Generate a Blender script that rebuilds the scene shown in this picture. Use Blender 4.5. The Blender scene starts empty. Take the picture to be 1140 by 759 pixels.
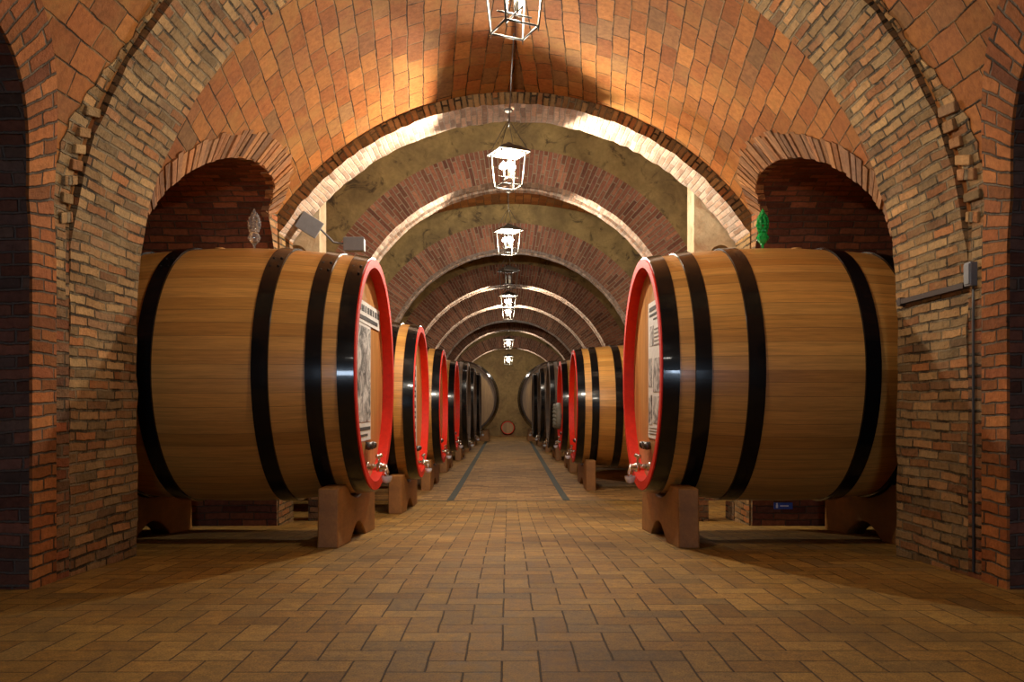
import bpy, bmesh, math, random
from mathutils import Vector, Matrix
random.seed(7)
C = bpy.context.scene.collection
PI = math.pi
X0 = 0.065            # centre line of the brick vault
FPX = 950.0
EYE = 1.05

# ------------------------------------------------------------------ helpers
def link(o, parent=None):
    C.objects.link(o)
    if parent: o.parent = parent
    return o

class MB:
    """collects verts / faces / uvs / material slots and links them as ONE mesh object"""
    def __init__(s): s.v = []; s.f = []; s.uv = []; s.mi = []; s.sm = []
    def quad(s, pts, uvs=None, mi=0, smooth=False):
        n = len(s.v); s.v += [tuple(p) for p in pts]
        s.f.append(list(range(n, n+len(pts)))); s.uv.append(uvs or [(0, 0)]*len(pts)); s.mi.append(mi); s.sm.append(smooth)
    def grid(s, P, U=None, mi=0, smooth=True, close=False, skip=None):
        """P[i][j] points; U[i][j] uvs"""
        n0 = len(s.v); ni = len(P); nj = len(P[0])
        for r in P: s.v += [tuple(p) for p in r]
        for i in range(ni-1):
            for j in range(nj-1):
                if skip and skip(i, j): continue
                s.f.append([n0+i*nj+j, n0+(i+1)*nj+j, n0+(i+1)*nj+j+1, n0+i*nj+j+1])
                s.uv.append([U[i][j], U[i+1][j], U[i+1][j+1], U[i][j+1]] if U else [(0, 0)]*4)
                s.mi.append(mi); s.sm.append(smooth)
    def box(s, c, d, M=None, mi=0):
        cx, cy, cz = c; a, b, h = d[0]/2, d[1]/2, d[2]/2
        p = [Vector((cx+x*a, cy+y*b, cz+z*h)) for x, y, z in ((-1,-1,-1),(1,-1,-1),(1,1,-1),(-1,1,-1),(-1,-1,1),(1,-1,1),(1,1,1),(-1,1,1))]
        if M: p = [M @ q for q in p]
        n = len(s.v); s.v += [tuple(q) for q in p]
        for f, k in (((0,3,2,1),(0,1)),((4,5,6,7),(0,1)),((0,1,5,4),(0,2)),((2,3,7,6),(0,2)),((1,2,6,5),(1,2)),((3,0,4,7),(1,2))):
            s.f.append([n+i for i in f])
            q = [(p[i]) for i in f]
            u0 = [(q[0]-q[0]).length, (q[1]-q[0]).length]; v1 = (q[2]-q[1]).length
            s.uv.append([(0,0),(u0[1],0),(u0[1],v1),(0,v1)]); s.mi.append(mi); s.sm.append(False)
    def lathe(s, prof, axis='z', seg=24, M=None, mi=0, smooth=True, caps=True, uvs=None, hard=False):
        """prof: list of (r, t)"""
        P = []; U = []
        L = 0
        for k, (r, t) in enumerate(prof):
            if k: L += math.hypot(r-prof[k-1][0], t-prof[k-1][1])
            row = []; ur = []
            for j in range(seg+1):
                a = 2*PI*j/seg
                x, y = r*math.cos(a), r*math.sin(a)
                p = Vector((x, y, t)) if axis == 'z' else Vector((t, x, y)) if axis == 'x' else Vector((y, t, x))
                row.append(M @ p if M else p); ur.append((t if uvs == 'axis' else L, a*(uvs_r if (uvs_r := 1.1) else 1)))
            P.append(row); U.append(ur)
        if hard:
            for k in range(len(P)-1): s.grid(P[k:k+2], U[k:k+2], mi, True)
        else: s.grid(P, U, mi, smooth)
        if caps:
            for row in (P[0], P[-1]):
                s.quad(row[:-1], None, mi)
    def tube(s, pts, r, seg=8, mi=0, caps=True):
        pts = [Vector(p) for p in pts]; P = []
        n = len(pts); up = Vector((0, 0, 1))
        for i, p in enumerate(pts):
            d = (pts[min(i+1, n-1)]-pts[max(i-1, 0)]).normalized()
            a = d.cross(up)
            if a.length < 1e-3: a = d.cross(Vector((0, 1, 0)))
            a.normalize(); b = d.cross(a)
            rr = r[i] if isinstance(r, (list, tuple)) else r
            P.append([p+(a*math.cos(2*PI*k/seg)+b*math.sin(2*PI*k/seg))*rr for k in range(seg+1)])
        s.grid(P, None, mi, True)
        if caps:
            s.quad(P[0][:-1], None, mi); s.quad(P[-1][:-1], None, mi)
    def ball(s, c, r, seg=12, rings=8, sc=(1,1,1), mi=0):
        P = []
        for i in range(rings+1):
            th = PI*i/rings
            P.append([Vector((c[0]+sc[0]*r*math.sin(th)*math.cos(2*PI*j/seg), c[1]+sc[1]*r*math.sin(th)*math.sin(2*PI*j/seg), c[2]-sc[2]*r*math.cos(th))) for j in range(seg+1)])
        s.grid(P, None, mi, True)
    def prism(s, poly, axis, a, b, mi=0, M=None):
        """poly = list of 2-D points, extruded along axis from a to b"""
        def P(q, t):
            p = Vector((t, q[0], q[1])) if axis == 'x' else Vector((q[0], t, q[1])) if axis == 'y' else Vector((q[0], q[1], t))
            return M @ p if M else p
        s.quad([P(q, a) for q in poly], [tuple(q) for q in poly], mi)
        s.quad([P(q, b) for q in poly][::-1], [tuple(q) for q in poly][::-1], mi)
        L = 0
        for i in range(len(poly)):
            p, q = poly[i], poly[(i+1) % len(poly)]
            d = math.hypot(p[0]-q[0], p[1]-q[1])
            s.quad([P(p, a), P(p, b), P(q, b), P(q, a)], [(a, L), (b, L), (b, L+d), (a, L+d)], mi); L += d
    def build(s, name, mats, parent=None, loc=None, merge=True, bevel=0, recalc=True):
        me = bpy.data.meshes.new(name)
        me.from_pydata(s.v, [], s.f)
        me.uv_layers.new(name='UVMap')
        ul = me.uv_layers[0].data; k = 0
        for fi, p in enumerate(me.polygons):
            for t in s.uv[fi]:
                ul[k].uv = t; k += 1
            p.material_index = s.mi[fi]; p.use_smooth = s.sm[fi]
        for m in (mats if isinstance(mats, (list, tuple)) else [mats]): me.materials.append(m)
        if merge or recalc is True:
            bm = bmesh.new(); bm.from_mesh(me)
            if merge: bmesh.ops.remove_doubles(bm, verts=bm.verts, dist=1e-5)
            if recalc: bmesh.ops.recalc_face_normals(bm, faces=bm.faces)
            bm.to_mesh(me); bm.free()
        o = link(bpy.data.objects.new(name, me), parent)
        if loc: o.location = loc
        if bevel:
            b = o.modifiers.new('edge', 'BEVEL'); b.width = bevel; b.segments = 2; b.limit_method = 'ANGLE'; b.angle_limit = 0.7
        return o

def tag(o, label=None, cat=None, group=None, kind=None):
    if label: o['label'] = label
    if cat: o['category'] = cat
    if group: o['group'] = group
    if kind: o['kind'] = kind
    return o
def structure(o): o['kind'] = 'structure'; return o
def empty(name, loc, rz=0.0):
    o = bpy.data.objects.new(name, None); o.empty_display_size = 0.2
    o.location = loc; o.rotation_euler = (0, 0, rz)
    return link(o)
def copy_tree(o, parent=None):
    c = o.copy(); C.objects.link(c)
    if parent: c.parent = parent
    for ch in list(o.children): copy_tree(ch, c)
    return c

# ------------------------------------------------------------------ materials
class NT:
    def __init__(s, name):
        s.m = bpy.data.materials.new(name); s.m.use_nodes = True
        s.t = s.m.node_tree; s.t.nodes.clear()
        s.out = s.n('ShaderNodeOutputMaterial')
    def n(s, ty, **k):
        x = s.t.nodes.new(ty)
        for a, b in k.items(): setattr(x, a, b)
        return x
    def put(s, sock, v):
        if isinstance(v, bpy.types.NodeSocket): s.t.links.new(v, sock)
        elif v is not None: sock.default_value = v
    def math(s, op, a, b=None, c=None, clamp=False):
        x = s.n('ShaderNodeMath', operation=op, use_clamp=clamp)
        s.put(x.inputs[0], a); s.put(x.inputs[1], b); s.put(x.inputs[2], c)
        return x.outputs[0]
    def mix(s, f, a, b, mode='MIX'):
        x = s.n('ShaderNodeMix', data_type='RGBA', blend_type=mode)
        s.put(x.inputs[0], f)
        for i, v in ((6, a), (7, b)):
            s.put(x.inputs[i], v if isinstance(v, bpy.types.NodeSocket) else (*v[:3], 1))
        return x.outputs[2]
    def ramp(s, f, cols, interp='LINEAR'):
        x = s.n('ShaderNodeValToRGB'); r = x.color_ramp; r.interpolation = interp
        while len(r.elements) < len(cols): r.elements.new(0.5)
        for i, (p, c) in enumerate(cols):
            r.elements[i].position = p; r.elements[i].color = (*c[:3], 1) if not isinstance(c, (int, float)) else (c, c, c, 1)
        s.put(x.inputs[0], f); return x.outputs[0]
    def noise(s, vec, scale, detail=3, rough=0.55, dist=0.0, out=0):
        x = s.n('ShaderNodeTexNoise'); s.put(x.inputs['Vector'], vec)
        x.inputs['Scale'].default_value = scale; x.inputs['Detail'].default_value = detail
        x.inputs['Roughness'].default_value = rough; x.inputs['Distortion'].default_value = dist
        return x.outputs[out]
    def sep(s, v):
        x = s.n('ShaderNodeSeparateXYZ'); s.put(x.inputs[0], v); return x.outputs
    def comb(s, a, b, c=0.0):
        x = s.n('ShaderNodeCombineXYZ'); s.put(x.inputs[0], a); s.put(x.inputs[1], b); s.put(x.inputs[2], c); return x.outputs[0]
    def white(s, v):
        x = s.n('ShaderNodeTexWhiteNoise', noise_dimensions='3D'); s.put(x.inputs[0], v); return x.outputs
    def step(s, v, a, b):
        x = s.n('ShaderNodeMapRange', interpolation_type='SMOOTHSTEP'); s.put(x.inputs[0], v)
        x.inputs[1].default_value = a; x.inputs[2].default_value = b
        x.inputs[3].default_value = 0; x.inputs[4].default_value = 1
        return x.outputs[0]
    def coord(s, which):
        return s.n('ShaderNodeTexCoord').outputs[which]
    def pos(s): return s.n('ShaderNodeNewGeometry').outputs['Position']
    def finish(s, col, rough=0.8, height=None, dist=0.01, strength=1.0, **kw):
        b = s.n('ShaderNodeBsdfPrincipled')
        s.put(b.inputs['Base Color'], col if isinstance(col, bpy.types.NodeSocket) else (*col[:3], 1))
        s.put(b.inputs['Roughness'], rough)
        for k, v in kw.items():
            s.put(b.inputs[k.replace('_', ' ')], v)
        if height is not None:
            u = s.n('ShaderNodeBump'); u.inputs['Distance'].default_value = dist; u.inputs['Strength'].default_value = strength
            s.put(u.inputs['Height'], height); s.t.links.new(u.outputs[0], b.inputs['Normal'])
        s.t.links.new(b.outputs[0], s.out.inputs[0])
        return s.m

def brick_mat(name, w, h, joint, palette, mortar, bump=0.012, wob=0.012, dirt=0.35, dirtcol=(0.05, 0.04, 0.03), edge=0.004, spec=0.12, blotch=None, jumble=0.25, gapdark=0.0, vary=(0.62, 1.28)):
    t = NT(name)
    uv = t.coord('UV'); P = t.pos()
    nz = t.sep(t.noise(P, 2.3, 2, out=1)); nz2 = t.sep(t.noise(P, 14.0, 2, out=1))
    u, v, _ = t.sep(uv)
    u = t.math('ADD', u, t.math('MULTIPLY', t.math('SUBTRACT', nz[0], 0.5), wob*4))
    v = t.math('ADD', v, t.math('MULTIPLY', t.math('SUBTRACT', nz[1], 0.5), wob*4))
    u = t.math('ADD', u, t.math('MULTIPLY', t.math('SUBTRACT', nz2[0], 0.5), wob*1.2))
    v = t.math('ADD', v, t.math('MULTIPLY', t.math('SUBTRACT', nz2[1], 0.5), wob*1.2))
    vh = t.math('DIVIDE', v, h); row = t.math('FLOOR', vh)
    rr = t.white(t.comb(row, 3.7, 1.3))[0]
    uo = t.math('ADD', t.math('DIVIDE', u, w), t.math('ADD', t.math('MULTIPLY', t.math('MODULO', row, 2.0), 0.5), t.math('MULTIPLY', rr, jumble)))
    col = t.math('FLOOR', uo)
    fu = t.math('MULTIPLY', t.math('FRACT', uo), w); fv = t.math('MULTIPLY', t.math('FRACT', vh), h)
    d = t.math('MINIMUM', t.math('MINIMUM', fu, t.math('SUBTRACT', w, fu)), t.math('MINIMUM', fv, t.math('SUBTRACT', h, fv)))
    fine = t.noise(P, 60, 4, 0.65)
    d = t.math('ADD', d, t.math('MULTIPLY', t.math('SUBTRACT', fine, 0.5), joint*1.15))
    mask = t.step(d, joint*0.5-edge*0.5, joint*0.5+edge)
    wn = t.white(t.comb(row, col, 0.5))
    n = len(palette)
    bc = t.ramp(wn[0], [(i/max(1, n-1), c) for i, c in enumerate(palette)])
    r2 = t.sep(wn[1])
    bc = t.mix(1.0, bc, t.ramp(r2[1], [(0, vary[0]), (1, vary[1])]), 'MULTIPLY')
    mott = t.noise(P, 22, 5, 0.7)
    bc = t.mix(1.0, bc, t.ramp(mott, [(0.25, 0.62), (0.75, 1.25)]), 'MULTIPLY')
    big = t.noise(P, 0.9, 4, 0.6)
    if blotch:
        bc = t.mix(t.math('MULTIPLY', t.step(t.noise(P, 1.7, 5, 0.65), 0.48, 0.72), 0.65), bc, blotch)
    mortar = t.mix(t.math('MULTIPLY', t.step(t.noise(P, 3.1, 4, 0.7), 0.42, 0.6), gapdark), mortar, (0.025, 0.018, 0.012))
    mc = t.mix(1.0, mortar, t.ramp(fine, [(0.3, 0.65), (0.8, 1.2)]), 'MULTIPLY')
    c = t.mix(mask, mc, bc)
    c = t.mix(t.math('MULTIPLY', t.step(big, 0.5, 0.78), dirt), c, dirtcol)
    hgt = t.math('ADD', t.math('MULTIPLY', mask, t.math('ADD', 0.62, t.math('MULTIPLY', r2[2], 0.4))), t.math('ADD', t.math('MULTIPLY', mott, 0.35), t.math('MULTIPLY', fine, 0.16)))
    return t.finish(c, 0.82, hgt, bump, 1.0, Specular_IOR_Level=spec)

def floor_mat():
    """90-degree herringbone of 30 x 15 cm terracotta pavers"""
    t = NT('herringbone terracotta pavers'); P = t.pos(); unit = 0.152
    nz = t.sep(t.noise(P, 3.0, 2, out=1)); x, y, _ = t.sep(P)
    x = t.math('ADD', x, t.math('MULTIPLY', t.math('SUBTRACT', nz[0], 0.5), 0.014))
    y = t.math('ADD', y, t.math('MULTIPLY', t.math('SUBTRACT', nz[1], 0.5), 0.014))
    gx = t.math('DIVIDE', t.math('ADD', x, 40*unit+0.026), unit); gy = t.math('DIVIDE', t.math('ADD', y, 80*unit), unit)
    i = t.math('FLOOR', gx); j = t.math('FLOOR', gy); fx = t.math('FRACT', gx); fy = t.math('FRACT', gy)
    m = t.math('FLOORED_MODULO', t.math('ADD', t.math('SUBTRACT', i, j), 0.25), 4.0)
    is1 = t.math('COMPARE', m, 1.25, 0.4); is2 = t.math('COMPARE', m, 2.25, 0.4)
    hor = t.math('LESS_THAN', m, 1.9)
    ln = t.math('ADD', t.math('ADD', is1, is2), t.math('ADD', t.math('MULTIPLY', fx, hor), t.math('MULTIPLY', fy, t.math('SUBTRACT', 1.0, hor))))
    cr = t.math('ADD', t.math('MULTIPLY', fy, hor), t.math('MULTIPLY', fx, t.math('SUBTRACT', 1.0, hor)))
    ai = t.math('SUBTRACT', i, is1); aj = t.math('SUBTRACT', j, is2)
    d = t.math('MINIMUM', t.math('MINIMUM', ln, t.math('SUBTRACT', 2.0, ln)), t.math('MINIMUM', cr, t.math('SUBTRACT', 1.0, cr)))
    d = t.math('MULTIPLY', d, unit)
    fine = t.noise(P, 70, 4, 0.7); d = t.math('ADD', d, t.math('MULTIPLY', t.math('SUBTRACT', fine, 0.5), 0.005))
    mask = t.step(d, 0.0012, 0.0052)
    wn = t.white(t.comb(ai, aj, 0.3)); r = t.sep(wn[1])
    bc = t.ramp(wn[0], [(0, (0.36, 0.185, 0.040)), (0.35, (0.42, 0.225, 0.050)), (0.7, (0.46, 0.26, 0.060)), (1, (0.33, 0.195, 0.06))])
    bc = t.mix(1.0, bc, t.ramp(r[1], [(0, 0.8), (1, 1.15)]), 'MULTIPLY')
    mott = t.noise(P, 16, 5, 0.7)
    bc = t.mix(1.0, bc, t.ramp(mott, [(0.25, 0.5), (0.75, 1.12)]), 'MULTIPLY')
    pits = t.step(t.noise(P, 95, 2, 0.5), 0.66, 0.76); pitzone = t.step(t.noise(P, 1.3, 3), 0.5, 0.66)
    pit = t.math('MULTIPLY', pits, t.math('ADD', 0.25, pitzone), clamp=True)
    dirt = t.step(t.noise(P, 0.8, 5, 0.62), 0.46, 0.72)
    c = t.mix(mask, (0.085, 0.052, 0.026), bc)
    c = t.mix(t.math('MULTIPLY', dirt, 0.6), c, (0.12, 0.07, 0.025))
    c = t.mix(1.0, c, t.ramp(t.noise(P, 130, 3, 0.7), [(0.3, 0.55), (0.55, 1.05), (0.75, 1.3)]), 'MULTIPLY')
    c = t.mix(pit, c, (0.04, 0.025, 0.012))
    hgt = t.math('ADD', t.math('MULTIPLY', mask, t.math('ADD', 0.7, t.math('MULTIPLY', r[2], 0.3))), t.math('SUBTRACT', t.math('MULTIPLY', mott, 0.25), t.math('MULTIPLY', pit, 0.6)))
    return t.finish(c, t.ramp(mott, [(0.2, 0.62), (0.8, 0.85)]), hgt, 0.007, 1.0, Specular_IOR_Level=0.15)

def plaster_mat(name, a, b, dark, amt=0.6):
    t = NT(name); P = t.pos()
    n1 = t.noise(P, 1.6, 6, 0.65, 0.6); n2 = t.noise(P, 9, 5, 0.7)
    c = t.mix(t.step(n1, 0.35, 0.65), a, b)
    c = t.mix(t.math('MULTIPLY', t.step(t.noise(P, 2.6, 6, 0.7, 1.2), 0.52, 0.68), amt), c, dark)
    c = t.mix(1.0, c, t.ramp(n2, [(0.2, 0.7), (0.8, 1.2)]), 'MULTIPLY')
    return t.finish(c, 0.9, n2, 0.015, 0.8, Specular_IOR_Level=0.2)

def stave_mat(name, cols, width=0.115, rough=0.38, dark=1.0, coat=0.25, planar=False):
    """oak: u runs with the grain, v across the staves (metres)"""
    t = NT(name); uv = t.coord('UV'); u, v, _ = t.sep(uv)
    P = t.coord('Object')
    sv = t.math('DIVIDE', v, width); k = t.math('FLOOR', sv); f = t.math('MULTIPLY', t.math('FRACT', sv), width)
    wn = t.white(t.comb(k, 1.7, 0.2)); r = t.sep(wn[1])
    base = t.ramp(wn[0], [(i/(len(cols)-1), c) for i, c in enumerate(cols)])
    uu = t.math('ADD', u, t.math('MULTIPLY', r[0], 9.0))
    g1 = t.noise(t.comb(t.math('MULTIPLY', uu, 1.1), t.math('MULTIPLY', v, 26.0), r[1]), 1.6, 5, 0.62, 0.6)
    g2 = t.noise(t.comb(t.math('MULTIPLY', uu, 5.0), t.math('MULTIPLY', v, 160.0), r[1]), 1.5, 4, 0.6)
    c = t.mix(1.0, base, t.ramp(g1, [(0.25, 0.66), (0.55, 1.0), (0.8, 1.18)]), 'MULTIPLY')
    c = t.mix(1.0, c, t.ramp(g2, [(0.25, 0.8), (0.75, 1.12)]), 'MULTIPLY')
    c = t.mix(1.0, c, t.ramp(r[2], [(0, 0.86*dark), (1, 1.1*dark)]), 'MULTIPLY')
    d = t.math('MINIMUM', f, t.math('SUBTRACT', width, f))
    gap = t.step(d, 0.0004, 0.002)
    c = t.mix(gap, (0.08, 0.04, 0.015), c)
    return t.finish(c, t.ramp(g1, [(0.2, rough+0.1), (0.8, rough-0.04)]), t.math('ADD', t.math('MULTIPLY', gap, 1.0), t.math('MULTIPLY', g2, 0.12)), 0.0015, 0.7, Coat_Weight=coat, Coat_Roughness=0.22)

def wood_block_mat(name, a, b):
    t = NT(name); P = t.coord('Object'); x, y, z = t.sep(P)
    g = t.noise(t.comb(t.math('MULTIPLY', x, 14.0), t.math('MULTIPLY', y, 1.6), t.math('MULTIPLY', z, 14.0)), 2.0, 5, 0.65, 0.8)
    s = t.noise(P, 3.0, 4, 0.6)
    c = t.mix(g, a, b); c = t.mix(1.0, c, t.ramp(s, [(0.3, 0.6), (0.7, 1.2)]), 'MULTIPLY')
    return t.finish(c, 0.55, g, 0.004, 0.6)

def plain(name, col, rough=0.5, metal=0.0, bumpy=0.0, **kw):
    t = NT(name); P = t.coord('Object'); n = t.noise(P, 18, 4, 0.6)
    c = t.mix(1.0, col, t.ramp(n, [(0.25, 0.85), (0.75, 1.1)]), 'MULTIPLY')
    return t.finish(c, rough, n if bumpy else None, bumpy or 0.001, 0.5, Metallic=metal, **kw)

M = {}
TERRA = [(0.30, 0.098, 0.026), (0.36, 0.128, 0.032), (0.41, 0.162, 0.041), (0.33, 0.11, 0.03), (0.26, 0.132, 0.05)]
M['tile'] = brick_mat('terracotta vault tiles', 0.31, 0.158, 0.008, TERRA, (0.28, 0.17, 0.075), 0.014, 0.010, 0.3, (0.14, 0.075, 0.04), blotch=(0.35, 0.18, 0.05), gapdark=0.9, vary=(0.76, 1.16))
M['arch'] = brick_mat('weathered arch bricks', 0.27, 0.068, 0.014, [(0.36, 0.17, 0.065), (0.42, 0.235, 0.09), (0.30, 0.19, 0.085), (0.46, 0.275, 0.11), (0.40, 0.155, 0.05), (0.26, 0.155, 0.075)], (0.30, 0.22, 0.12), 0.045, 0.009, 0.3, (0.10, 0.075, 0.04), blotch=(0.36, 0.24, 0.11), gapdark=0.85)
M['pier'] = brick_mat('old pier bricks', 0.27, 0.072, 0.014, [(0.26, 0.10, 0.045), (0.34, 0.17, 0.075), (0.20, 0.12, 0.06), (0.40, 0.22, 0.10), (0.35, 0.11, 0.04), (0.14, 0.085, 0.05)], (0.26, 0.19, 0.11), 0.048, 0.009, 0.55, (0.05, 0.042, 0.028), blotch=(0.36, 0.23, 0.09), gapdark=0.85)
M['orange'] = brick_mat('orange edge bricks', 0.27, 0.074, 0.010, [(0.40, 0.14, 0.04), (0.34, 0.11, 0.034), (0.45, 0.175, 0.05), (0.28, 0.09, 0.034)], (0.20, 0.15, 0.10), 0.028, 0.012, 0.3, (0.10, 0.05, 0.03), gapdark=0.7)
M['voussoir'] = brick_mat('brown arch edge bricks', 0.27, 0.074, 0.004, [(0.36, 0.15, 0.06), (0.27, 0.14, 0.07), (0.42, 0.19, 0.07), (0.20, 0.11, 0.065), (0.40, 0.16, 0.055)], (0.15, 0.09, 0.05), 0.02, 0.01, 0.3, (0.08, 0.05, 0.03))
M['pale'] = brick_mat('pale limewashed arch bricks', 0.30, 0.062, 0.010, [(0.56, 0.36, 0.25), (0.64, 0.45, 0.33), (0.52, 0.33, 0.22), (0.68, 0.52, 0.40)], (0.60, 0.50, 0.40), 0.012, 0.012, 0.15, (0.30, 0.2, 0.13))
M['ring'] = brick_mat('radial ring bricks', 0.30, 0.070, 0.014, [(0.27, 0.10, 0.06), (0.34, 0.15, 0.085), (0.22, 0.09, 0.06), (0.30, 0.135, 0.08)], (0.36, 0.27, 0.18), 0.012, 0.008, 0.3, (0.10, 0.06, 0.045))
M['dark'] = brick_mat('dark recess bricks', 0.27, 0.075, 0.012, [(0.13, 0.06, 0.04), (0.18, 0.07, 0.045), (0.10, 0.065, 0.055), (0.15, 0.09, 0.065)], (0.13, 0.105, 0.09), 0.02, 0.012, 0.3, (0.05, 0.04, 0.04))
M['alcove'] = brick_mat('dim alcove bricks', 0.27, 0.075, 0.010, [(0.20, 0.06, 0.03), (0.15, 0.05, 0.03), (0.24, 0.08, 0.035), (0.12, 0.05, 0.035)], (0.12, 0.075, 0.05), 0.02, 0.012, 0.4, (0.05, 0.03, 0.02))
M['plaster'] = plaster_mat('olive plaster with stains and painted shade', (0.32, 0.225, 0.09), (0.20, 0.14, 0.062), (0.05, 0.035, 0.022), 0.9)  # stains widened and darkened to paint in shadow on the ring walls
M['cream'] = plaster_mat('cream plaster', (0.58, 0.47, 0.30), (0.50, 0.36, 0.21), (0.36, 0.17, 0.08), 0.6)
M['endwall'] = plaster_mat('ochre end wall plaster', (0.34, 0.22, 0.09), (0.26, 0.16, 0.07), (0.12, 0.085, 0.045), 0.6)
M['floor'] = floor_mat()
M['aisle'] = brick_mat('aisle floor tiles', 0.30, 0.15, 0.005, [(0.36, 0.19, 0.055), (0.40, 0.22, 0.065), (0.33, 0.175, 0.05)], (0.16, 0.10, 0.05), 0.004, 0.004, 0.3, (0.2, 0.12, 0.05), spec=0.4)
M['strip'] = plain('dark green stone strip', (0.03, 0.034, 0.018), 0.75)
OAK = [(0.60, 0.275, 0.058), (0.68, 0.335, 0.08), (0.52, 0.225, 0.045), (0.64, 0.305, 0.07)]
M['oak'] = stave_mat('varnished oak staves', OAK)
M['head'] = stave_mat('oak barrel head', [(0.52, 0.24, 0.06), (0.58, 0.28, 0.08), (0.46, 0.20, 0.05)], 0.13, 0.42)
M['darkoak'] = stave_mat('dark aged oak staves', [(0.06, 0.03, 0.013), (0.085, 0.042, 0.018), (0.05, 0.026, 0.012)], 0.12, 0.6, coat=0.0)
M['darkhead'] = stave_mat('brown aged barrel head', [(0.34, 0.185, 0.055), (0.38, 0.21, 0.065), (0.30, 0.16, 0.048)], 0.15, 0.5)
M['hoop'] = plain('black painted hoop', (0.005, 0.005, 0.0055), 0.2, 0.0, Specular_IOR_Level=0.2, Coat_Weight=0.35, Coat_Roughness=0.06)
M['red'] = plain('red painted rim', (0.72, 0.022, 0.006), 0.5, 0.0, Specular_IOR_Level=0.25)
M['stand'] = wood_block_mat('red brown stand timber', (0.19, 0.075, 0.016), (0.42, 0.18, 0.04))
M['chrome'] = plain('chrome tap', (0.75, 0.73, 0.68), 0.18, 1.0)
M['darkmetal'] = plain('dark steel fitting', (0.09, 0.085, 0.08), 0.35, 0.8)
M['white'] = plain('white plastic', (0.75, 0.74, 0.80), 0.4)
M['iron'] = plain('wrought iron lantern frame', (0.13, 0.12, 0.10), 0.5, 0.5)
M['greybox'] = plain('grey lamp housing', (0.16, 0.16, 0.165), 0.5)
M['cable'] = plain('grey conduit', (0.11, 0.10, 0.09), 0.7)
M['rust'] = plain('rusty iron', (0.05, 0.028, 0.018), 0.7, 0.3)
M['paper'] = plain('poster paper', (0.72, 0.70, 0.66), 0.7)
M['ink'] = plain('poster black ink', (0.045, 0.043, 0.042), 0.7)
M['midink'] = plain('poster grey ink', (0.26, 0.25, 0.24), 0.7)
M['blue'] = plain('blue sign', (0.03, 0.08, 0.42), 0.5)
M['candle'] = plain('ivory candle sleeve', (0.8, 0.74, 0.6), 0.5)
def photo_mat():
    t = NT('black and white photograph print'); P = t.coord('Object')
    n = t.noise(P, 5.5, 6, 0.7, 1.5)
    return t.finish(t.ramp(n, [(0.36, (0.03, 0.03, 0.03)), (0.48, (0.30, 0.29, 0.28)), (0.58, (0.66, 0.64, 0.61))]), 0.6)
M['photo'] = photo_mat()
def glass_mat(name, col, rough=0.05, tr=0.55):
    t = NT(name)
    b = t.n('ShaderNodeBsdfPrincipled'); b.inputs['Base Color'].default_value = (*col, 1)
    b.inputs['Roughness'].default_value = rough; b.inputs['IOR'].default_value = 1.5; b.inputs['Transmission Weight'].default_value = tr
    t.t.links.new(b.outputs[0], t.out.inputs[0]); return t.m
M['glass'] = glass_mat('clear glass', (0.97, 0.98, 0.99), 0.02, 0.88)
M['greenglass'] = glass_mat('green glass', (0.02, 0.62, 0.12))
def bulb_mat():
    t = NT('glowing clear bulb')
    e = t.n('ShaderNodeEmission'); e.inputs[0].default_value = (1, 0.95, 0.86, 1); e.inputs[1].default_value = 40
    tr = t.n('ShaderNodeBsdfTransparent'); a = t.n('ShaderNodeAddShader')
    t.t.links.new(e.outputs[0], a.inputs[0]); t.t.links.new(tr.outputs[0], a.inputs[1]); t.t.links.new(a.outputs[0], t.out.inputs[0])
    return t.m
M['bulb'] = bulb_mat()
def daylight_mat():
    t = NT('daylight sky in the window'); e = t.n('ShaderNodeEmission'); e.inputs[0].default_value = (0.62, 0.78, 1.0, 1); e.inputs[1].default_value = 34.0
    t.t.links.new(e.outputs[0], t.out.inputs[0]); return t.m
M['daylight'] = daylight_mat()
M['deadbulb'] = plain('unlit bulb', (0.35, 0.34, 0.32), 0.2)

# ------------------------------------------------------------------ floor profile (it slopes down away from the camera)
FP = [(-9, 0.0), (3.0, 0.0), (5.3, -0.04), (7.4, -0.15), (9.7, -0.30), (11.0, -0.37), (12.8, -0.45), (14.9, -0.485), (18.5, -0.495), (46, -0.50)]
def zf(y):
    n = len(FP)
    for i in range(n-1):
        if y <= FP[i+1][0] or i == n-2:
            x0, a = FP[i]; x1, b = FP[i+1]; h = x1-x0
            def slope(k):
                if k <= 0 or k >= n-1: return 0.0
                s0 = (FP[k][1]-FP[k-1][1])/(FP[k][0]-FP[k-1][0]); s1 = (FP[k+1][1]-FP[k][1])/(FP[k+1][0]-FP[k][0])
                return 0.0 if s0*s1 <= 0 else 2*s0*s1/(s0+s1)
            t = (y-x0)/h
            return (2*t**3-3*t**2+1)*a+(t**3-2*t**2+t)*h*slope(i)+(-2*t**3+3*t**2)*b+(t**3-t**2)*h*slope(i+1)

def floor_patch(name, y0, y1, mat, step=0.15):
    mb = MB(); ys = []; y = y0
    while y < y1-1e-6: ys.append(y); y += step
    ys.append(y1); xs = [-4.6+i*0.46 for i in range(21)]
    mb.grid([[(x, y, zf(y)) for x in xs] for y in ys], [[(x, y) for x in xs] for y in ys])
    return structure(mb.build(name, mat))
floor_patch('floor', -6.2, 13.35, M['floor'])
floor_patch('floor.001', 13.35, 42.0, M['aisle'], 0.5)
def floor_strip(name, x0, x1, y0, y1):
    mb = MB(); ys = [y0+(y1-y0)*i/30 for i in range(31)]
    sec = lambda y: [(x0, y, zf(y)-0.02), (x0, y, zf(y)+0.004), (x1, y, zf(y)+0.004), (x1, y, zf(y)-0.02)]
    mb.grid([sec(y) for y in ys], None, smooth=False)
    return structure(mb.build(name, M['strip']))
floor_strip('trim_1', -0.97, -0.86, 13.42, 35.2)
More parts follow.
